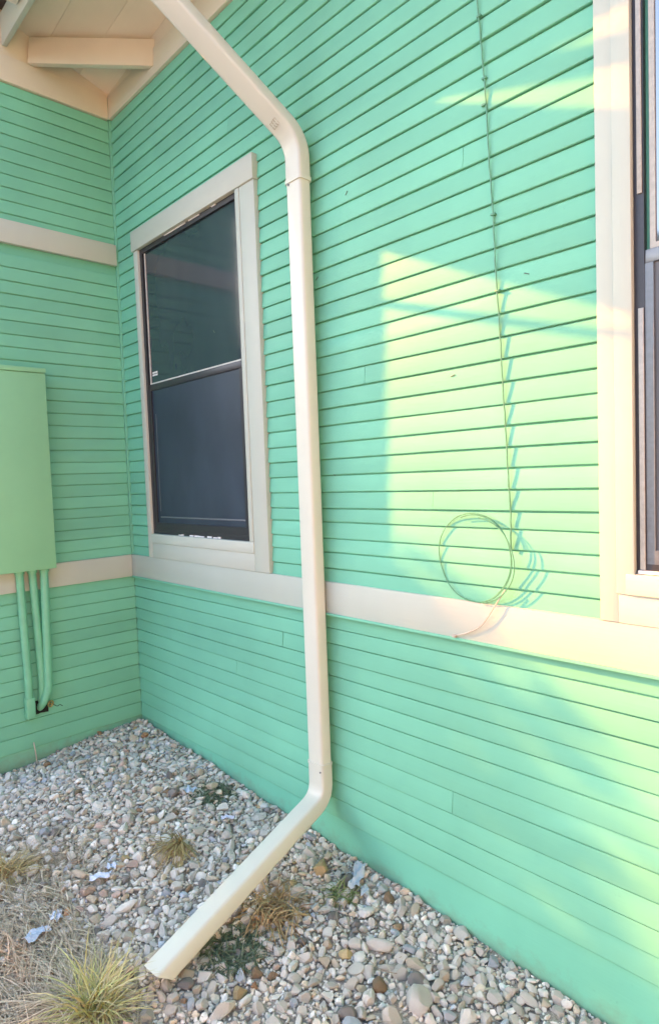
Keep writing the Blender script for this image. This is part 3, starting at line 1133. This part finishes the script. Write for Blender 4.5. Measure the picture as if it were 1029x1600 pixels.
order = sorted(range(len(stones)), key=lambda i: (stones[i][4] is None, -apparent(stones[i])))
single = order[:300]
rest = order[300:]
DESC = {'grey': 'pale grey', 'white': 'chalky white', 'buff': 'warm buff', 'dark': 'dark charcoal grey', 'blue': 'cool blue grey',
        'brown': 'dark brown', 'pink': 'pinkish', 'ochre': 'yellow ochre', 'rust': 'rusty orange'}


# landmarks the labels of the stones lean on
MARKS = [('the downspout mouth', 1.91, -.95), ('the curly brown grass clump', 1.93, -.47), ('the dark weed under the downspout', 1.95, -.67),
         ('the tan grass tuft', 1.40, -.58), ('the dark weed by the wall', 1.10, -.17), ('the light green weed', 2.03, -.22),
         ('the big yellow green tuft', 1.88, -1.08), ('the left edge tuft', 1.03, -1.10), ('the inside corner', .10, -.08),
         ('the utility box conduits', .10, -.62), ('the crumpled plastic strip', 2.02, -.11), ('the broad tan stone', 2.104, -.751),
         ('the mottled brown stone', 2.40, -.415), ('the upright ochre stone', 2.235, -.405), ('the lower downspout bend', 1.77, -.12),
         ('the blue plastic strip', 1.32, -.86), ('the bright blue scrap', 1.455, -1.145), ('the largest pale stone', 2.50, -.47),
         ('the long flat grey stone', 2.30, -.30), ('the lavender stone', 2.62, -.345), ('the long wedge stone', 2.13, -.83)]


def relation(x, y):
    best = min(MARKS, key=lambda m_: (m_[1] - x) ** 2 + (m_[2] - y) ** 2)
    u0, v0, _ = proj((best[1], best[2], zg(best[1], best[2])))
    u, v, _ = proj((x, y, zg(x, y)))
    du, dv = u - u0, (v - v0) * 1.3
    if abs(du) > abs(dv):
        w_ = 'right of' if du > 0 else 'left of'
    else:
        w_ = 'in front of' if dv > 0 else 'behind'
    return w_ + ' ' + best[0], math.hypot(x - best[1], y - best[2])


r_st = np.random.default_rng(21)
proto = {}
for kd in KINDS_:
    for i in range(6):
        proto[(kd, i)] = (stone_shape(ICO[3][0], r_st, kd), ICO[3][1])
shared = {}
drafts = {}
for i in single:
    x, y, r, colr, label = stones[i]
    kd = rng.choices(KINDS_, KW)[0]
    if label:
        kd = 'long' if 'long' in label else ('flat' if 'flat' in label else ('rounded' if ('round' in label or 'oval' in label) else 'angular'))
    key = (kd, int(r_st.integers(0, 6)), colr)
    if key not in shared:
        me = bpy.data.meshes.new('stone')
        P_, F_ = proto[key[:2]]
        me.from_pydata(P_.tolist(), [], F_.tolist())
        me.shade_smooth()
        me.set_sharp_from_angle(angle=R(24))
        me.materials.append(M['stone_' + colr])
        shared[key] = me
    o = bpy.data.objects.new('stone', shared[key])
    o.location = (x, y, zg(x, y) + r * 0.32)
    o.scale = (r * 1.12,) * 3
    o.rotation_euler = Matrix(rot_rand(r_st, 0.28).tolist()).to_euler()
    COL.objects.link(o)
    tag(o, label, 'stone', 'loose stones in the gravel bed')
    if not label:
        rel, dist = relation(x, y)
        drafts.setdefault((DESC[colr], kd, rel), []).append((dist, o))
ORD = ['nearest', 'second', 'third', 'fourth', 'fifth', 'sixth', 'seventh', 'eighth', 'ninth', 'tenth', 'eleventh', 'twelfth']
for (c_, kd, rel), lst in drafts.items():
    lst.sort(key=lambda q: q[0])
    for q, (_, o) in enumerate(lst):
        if len(lst) == 1:
            o['label'] = '%s %s stone lying %s' % (c_, kd, rel)
        else:
            o['label'] = '%s %s %s stone %s' % (ORD[min(q, 11)], c_, kd, rel)
# everything finer: one mass
VV, FF, CC = [], [], []
base_i = 0
for i in rest:
    x, y, r, colr, _ = stones[i]
    V0, F0 = ICO[2] if r > 0.0125 else ICO[1]
    P_ = stone_shape(V0, r_st, rng.choices(KINDS_, KW)[0])
    P_ = P_ @ rot_rand(r_st, 0.4).T * (r * 1.12)
    P_ += np.array([x, y, zg(x, y) + r * 0.25 + r_st.uniform(0, .004)])
    VV.append(P_)
    FF.append(F0 + base_i)
    base_i += len(V0)
    c = np.array(STONE_COL[colr]) * r_st.uniform(.75, 1.2)
    CC.append(np.repeat(np.append(c, 1.0)[None], len(V0), 0))
# a thin under layer of grit that fills the gaps
for _ in range(8000):
    x, y = rng.uniform(0.0, 3.5), rng.uniform(-1.95, 0.0)
    if not in_bed(x, y):
        continue
    r = rng.uniform(0.005, 0.010)
    V0, F0 = ICO[1]
    P_ = stone_shape(V0, r_st) @ rot_rand(r_st, 0.5).T * r
    P_ += np.array([x, y, zg(x, y) + r_st.uniform(0, .004)])
    VV.append(P_)
    FF.append(F0 + base_i)
    base_i += len(V0)
    c = np.array(STONE_COL[rng.choices(cols, wts)[0]]) * r_st.uniform(.6, 1.1)
    CC.append(np.repeat(np.append(c, 1.0)[None], len(V0), 0))
VV, FF, CC = np.concatenate(VV), np.concatenate(FF), np.concatenate(CC)
me = bpy.data.meshes.new('gravel')
me.vertices.add(len(VV))
me.vertices.foreach_set('co', VV.astype(np.float32).ravel())
me.loops.add(FF.size)
me.loops.foreach_set('vertex_index', FF.astype(np.int32).ravel())
me.polygons.add(len(FF))
me.polygons.foreach_set('loop_start', np.arange(0, FF.size, 3, dtype=np.int32))
me.update(calc_edges=True)
at = me.color_attributes.new('tint', 'FLOAT_COLOR', 'POINT')
at.data.foreach_set('color', CC.astype(np.float32).ravel())
me.shade_smooth()
me.set_sharp_from_angle(angle=R(26))
tag(link('gravel', me, M['gravel']), 'loose mixed gravel filling the bed along the house', kind='stuff')


# ------------------------------------------------------------------ grasses and weeds
def blades(name, specs):
    """specs: list of (root, direction, length, width, droop, tint)"""
    V, F, C = [], [], []
    for root, d, L, w, droop, tint in specs:
        d = Vector(d).normalized()
        side = d.cross(Vector((0, 0, 1)))
        if side.length < .05:
            side = Vector((rng.uniform(-1, 1), rng.uniform(-1, 1), 0))
        side.normalize()
        side = (side + Vector((rng.uniform(-.4, .4), rng.uniform(-.4, .4), rng.uniform(-.4, .4)))).normalized()
        p = Vector(root)
        n = 5
        b0 = len(V)
        cur = d.copy()
        swerve = rng.uniform(-.25, .25)
        for i in range(n + 1):
            ww = w * (1 - (i / n) ** 1.6) + w * .06
            V += [tuple(p - side * ww / 2), tuple(p + side * ww / 2)]
            C += [tint, tint]
            p = p + cur * (L / n)
            gz = zg(p.x, p.y) + .006
            if p.z < gz:
                p.z = gz
                cur.z = abs(cur.z) * .2
            cur = (cur + Vector((side.x * swerve, side.y * swerve, -droop / n))).normalized()
        for i in range(n):
            a = b0 + 2 * i
            F.append((a, a + 1, a + 3, a + 2))
    me = bpy.data.meshes.new(name)
    me.from_pydata(V, [], F)
    at = me.color_attributes.new('tint', 'FLOAT_COLOR', 'POINT')
    at.data.foreach_set('color', np.array([(c, c, c, 1) for c in C], dtype=np.float32).ravel())
    me.shade_smooth()
    return me


def tuft(name, x, y, n, L, w, mat, label, cat, spread=1.0, lift=(0.3, 1.2), droop=1.2, lean=(0, 0), rad=.03, tint=(0, 1), sector=None):
    specs = []
    for _ in range(n):
        a = rng.uniform(0, 6.283) if sector is None else rng.uniform(*sector)
        rr = rad * math.sqrt(rng.random())
        b = rng.uniform(0, 6.283)
        X, Y = x + rr * math.cos(b), y + rr * math.sin(b)
        el = rng.uniform(*lift)
        d = (spread * math.cos(a) * math.cos(el) + lean[0], spread * math.sin(a) * math.cos(el) + lean[1], math.sin(el))
        specs.append(((X, Y, zg(X, Y) + .004), d, L * rng.uniform(.5, 1.1), w * rng.uniform(.6, 1.2), droop * rng.uniform(.5, 1.4), rng.uniform(*tint)))
    o = link(name, blades(name, specs), M[mat])
    return tag(o, label, cat)


tuft('grass_tuft', 1.865, -1.115, 340, 0.235, 0.0055, 'tuft', 'large yellow green grass tuft left of the downspout mouth', 'grass tuft', rad=.045, lift=(.15, 1.25), droop=1.1)
tuft('grass_tuft', 1.02, -1.11, 260, 0.19, 0.004, 'tan', 'olive tan grass tuft at the left edge of the gravel', 'grass tuft', rad=.05, lift=(.15, 1.0), droop=1.3)
tuft('grass_tuft', 1.33, -0.50, 200, 0.21, 0.005, 'tan', 'small tan grass tuft combed over the gravel left of the downspout', 'grass tuft', rad=.022, lift=(.15, .75), droop=1.3, lean=(.35, -.55), spread=.5)
tuft('grass_tuft', 1.915, -0.46, 300, 0.23, 0.0055, 'brownblade', 'curly brown dry grass clump beside the downspout', 'grass tuft', rad=.085, lift=(.0, 1.0), droop=3.6)
tuft('weed', 1.955, -0.665, 1000, 0.072, 0.006, 'weed', 'low dark green weed under the right side of the downspout', 'weed', rad=.095, lift=(.05, .9), droop=1.6)
tuft('weed', 1.09, -0.185, 800, 0.070, 0.006, 'weed', 'dark green weed near the wall left of the downspout', 'weed', rad=.10, lift=(.05, .8), droop=1.6)
tuft('weed', 2.03, -0.215, 130, 0.10, 0.006, 'sprig', 'sparse light green weed near the wall right of the downspout', 'weed', rad=.045, lift=(.1, 1.0), droop=1.4)
# flattened dry grass in the near left corner: nobody could count it
specs = []
for _ in range(3400):
    t_ = rng.random()
    x = rng.gauss(1.62, .23)
    y = rng.gauss(-1.21, .13)
    if y > -0.98:
        continue
    a = math.atan2(-.25, -1) + rng.gauss(0, .55)
    el = abs(rng.gauss(0.05, .18))
    specs.append(((x, y, zg(x, y) + rng.uniform(.004, .03)), (math.cos(a) * math.cos(el), math.sin(a) * math.cos(el), math.sin(el)), rng.uniform(.06, .22), rng.uniform(.002, .0042), rng.uniform(.2, 1.2), rng.random()))
for _ in range(420):
    a = rng.gauss(math.pi + .35, .75)
    specs.append(((1.79 + rng.gauss(0, .03), -1.14 + rng.gauss(0, .03), zg(1.79, -1.14) + rng.uniform(.004, .03)), (math.cos(a), math.sin(a), rng.uniform(0.02, .55)), rng.uniform(.12, .30), rng.uniform(.002, .0042), rng.uniform(.6, 1.4), rng.uniform(.3, 1)))
tag(link('dry_grass', blades('dry_grass', specs), M['straw']), 'flattened grey straw over the gravel in the near left corner', kind='stuff')
specs = []
for _ in range(900):
    x, y = rng.gauss(1.08, .16), rng.gauss(-.98, .10)
    if y > -.7:
        continue
    a = rng.uniform(0, 6.28)
    specs.append(((x, y, zg(x, y) + rng.uniform(.004, .02)), (math.cos(a), math.sin(a), abs(rng.gauss(0.05, .2))), rng.uniform(.04, .13), rng.uniform(.002, .0035), rng.uniform(.2, 1.2), rng.random() * .7))
tag(link('dry_grass', blades('dry_grass', specs), M['straw']), 'thin scattered straw round the tuft at the left edge', kind='stuff')


specs = []
for _ in range(420):
    x, y = rng.uniform(.3, 2.6), -abs(rng.gauss(0, .55)) - .1
    if not in_bed(x, y):
        continue
    a = rng.uniform(0, 6.28)
    specs.append(((x, y, zg(x, y) + rng.uniform(.012, .026)), (math.cos(a), math.sin(a), rng.gauss(0.02, .12)), rng.uniform(.03, .12), rng.uniform(.0016, .003), rng.uniform(.1, .8), rng.random() * .8))
tag(link('dry_grass', blades('dry_grass', specs), M['straw']), 'single dry straws scattered over the gravel bed', kind='stuff')

# ------------------------------------------------------------------ litter
def scrap(x, y, l, w, ang, mat, label, lift=.02, crumple=.006, cat='plastic scrap', fold=0.0):
    nx_, ny_ = 9, 5
    V, F = [], []
    r_ = random.Random(int(x * 1000 + y * 77))
    for top in (0, 1):
        for j in range(ny_):
            for i in range(nx_):
                u, v = (i / (nx_ - 1) - .5) * l, (j / (ny_ - 1) - .5) * w
                if top == 0:
                    pass
                z = crumple * math.sin(1.1 * i + 1.7 * j + x * 50) + fold * abs(v) + top * .0015
                V.append([u + .05 * w * math.sin(j * 1.3 + i * .3), v + .06 * w * math.sin(i * .9 + 1), z])
    N = nx_ * ny_
    for j in range(ny_ - 1):
        for i in range(nx_ - 1):
            a = j * nx_ + i
            F.append((a, a + nx_, a + nx_ + 1, a + 1))
            F.append((N + a, N + a + 1, N + a + nx_ + 1, N + a + nx_))
    ring = [i for i in range(nx_)] + [j * nx_ + nx_ - 1 for j in range(1, ny_)] + [(ny_ - 1) * nx_ + i for i in range(nx_ - 2, -1, -1)] + [j * nx_ for j in range(ny_ - 2, 0, -1)]
    for q in range(len(ring)):
        a, b = ring[q], ring[(q + 1) % len(ring)]
        F.append((a, b, N + b, N + a))
    o = link('scrap', mesh('scrap', V, F, angle=50), M[mat], None, (x, y, zg(x, y) + lift))
    o.rotation_euler = (rng.uniform(-.15, .15), rng.uniform(-.15, .15), ang)
    return tag(o, label, cat)


scrap(1.455, -1.145, .085, .045, -1.2, 'bluewrap', 'bright pale blue plastic scrap at the lower left of the gravel', .035)
scrap(1.415, -1.065, .045, .030, .3, 'bluewrap', 'small lavender blue scrap just above the bright blue one', .03)
scrap(1.325, -0.860, .080, .034, .95, 'bluewrap', 'pale blue strip on the gravel between the straw and the tan tuft', .035)
scrap(1.300, -0.800, .045, .028, .6, 'bluewrap', 'short blue fragment at the upper end of the pale blue strip', .035)
scrap(2.015, -0.110, .150, .045, 2.15, 'greywrap', 'crumpled blue grey plastic strip by the foot of the wall', .035, .010)
scrap(2.09, -0.150, .060, .030, 2.4, 'greywrap', 'small pale plastic flake below the crumpled strip', .03)
scrap(1.02, -0.27, .055, .045, .4, 'bluewrap', 'pale blue flat flake beside the dark weed', .035)
scrap(1.33, -0.26, .060, .022, .9, 'bluewrap', 'thin blue sliver left of the downspout near the wall', .035)
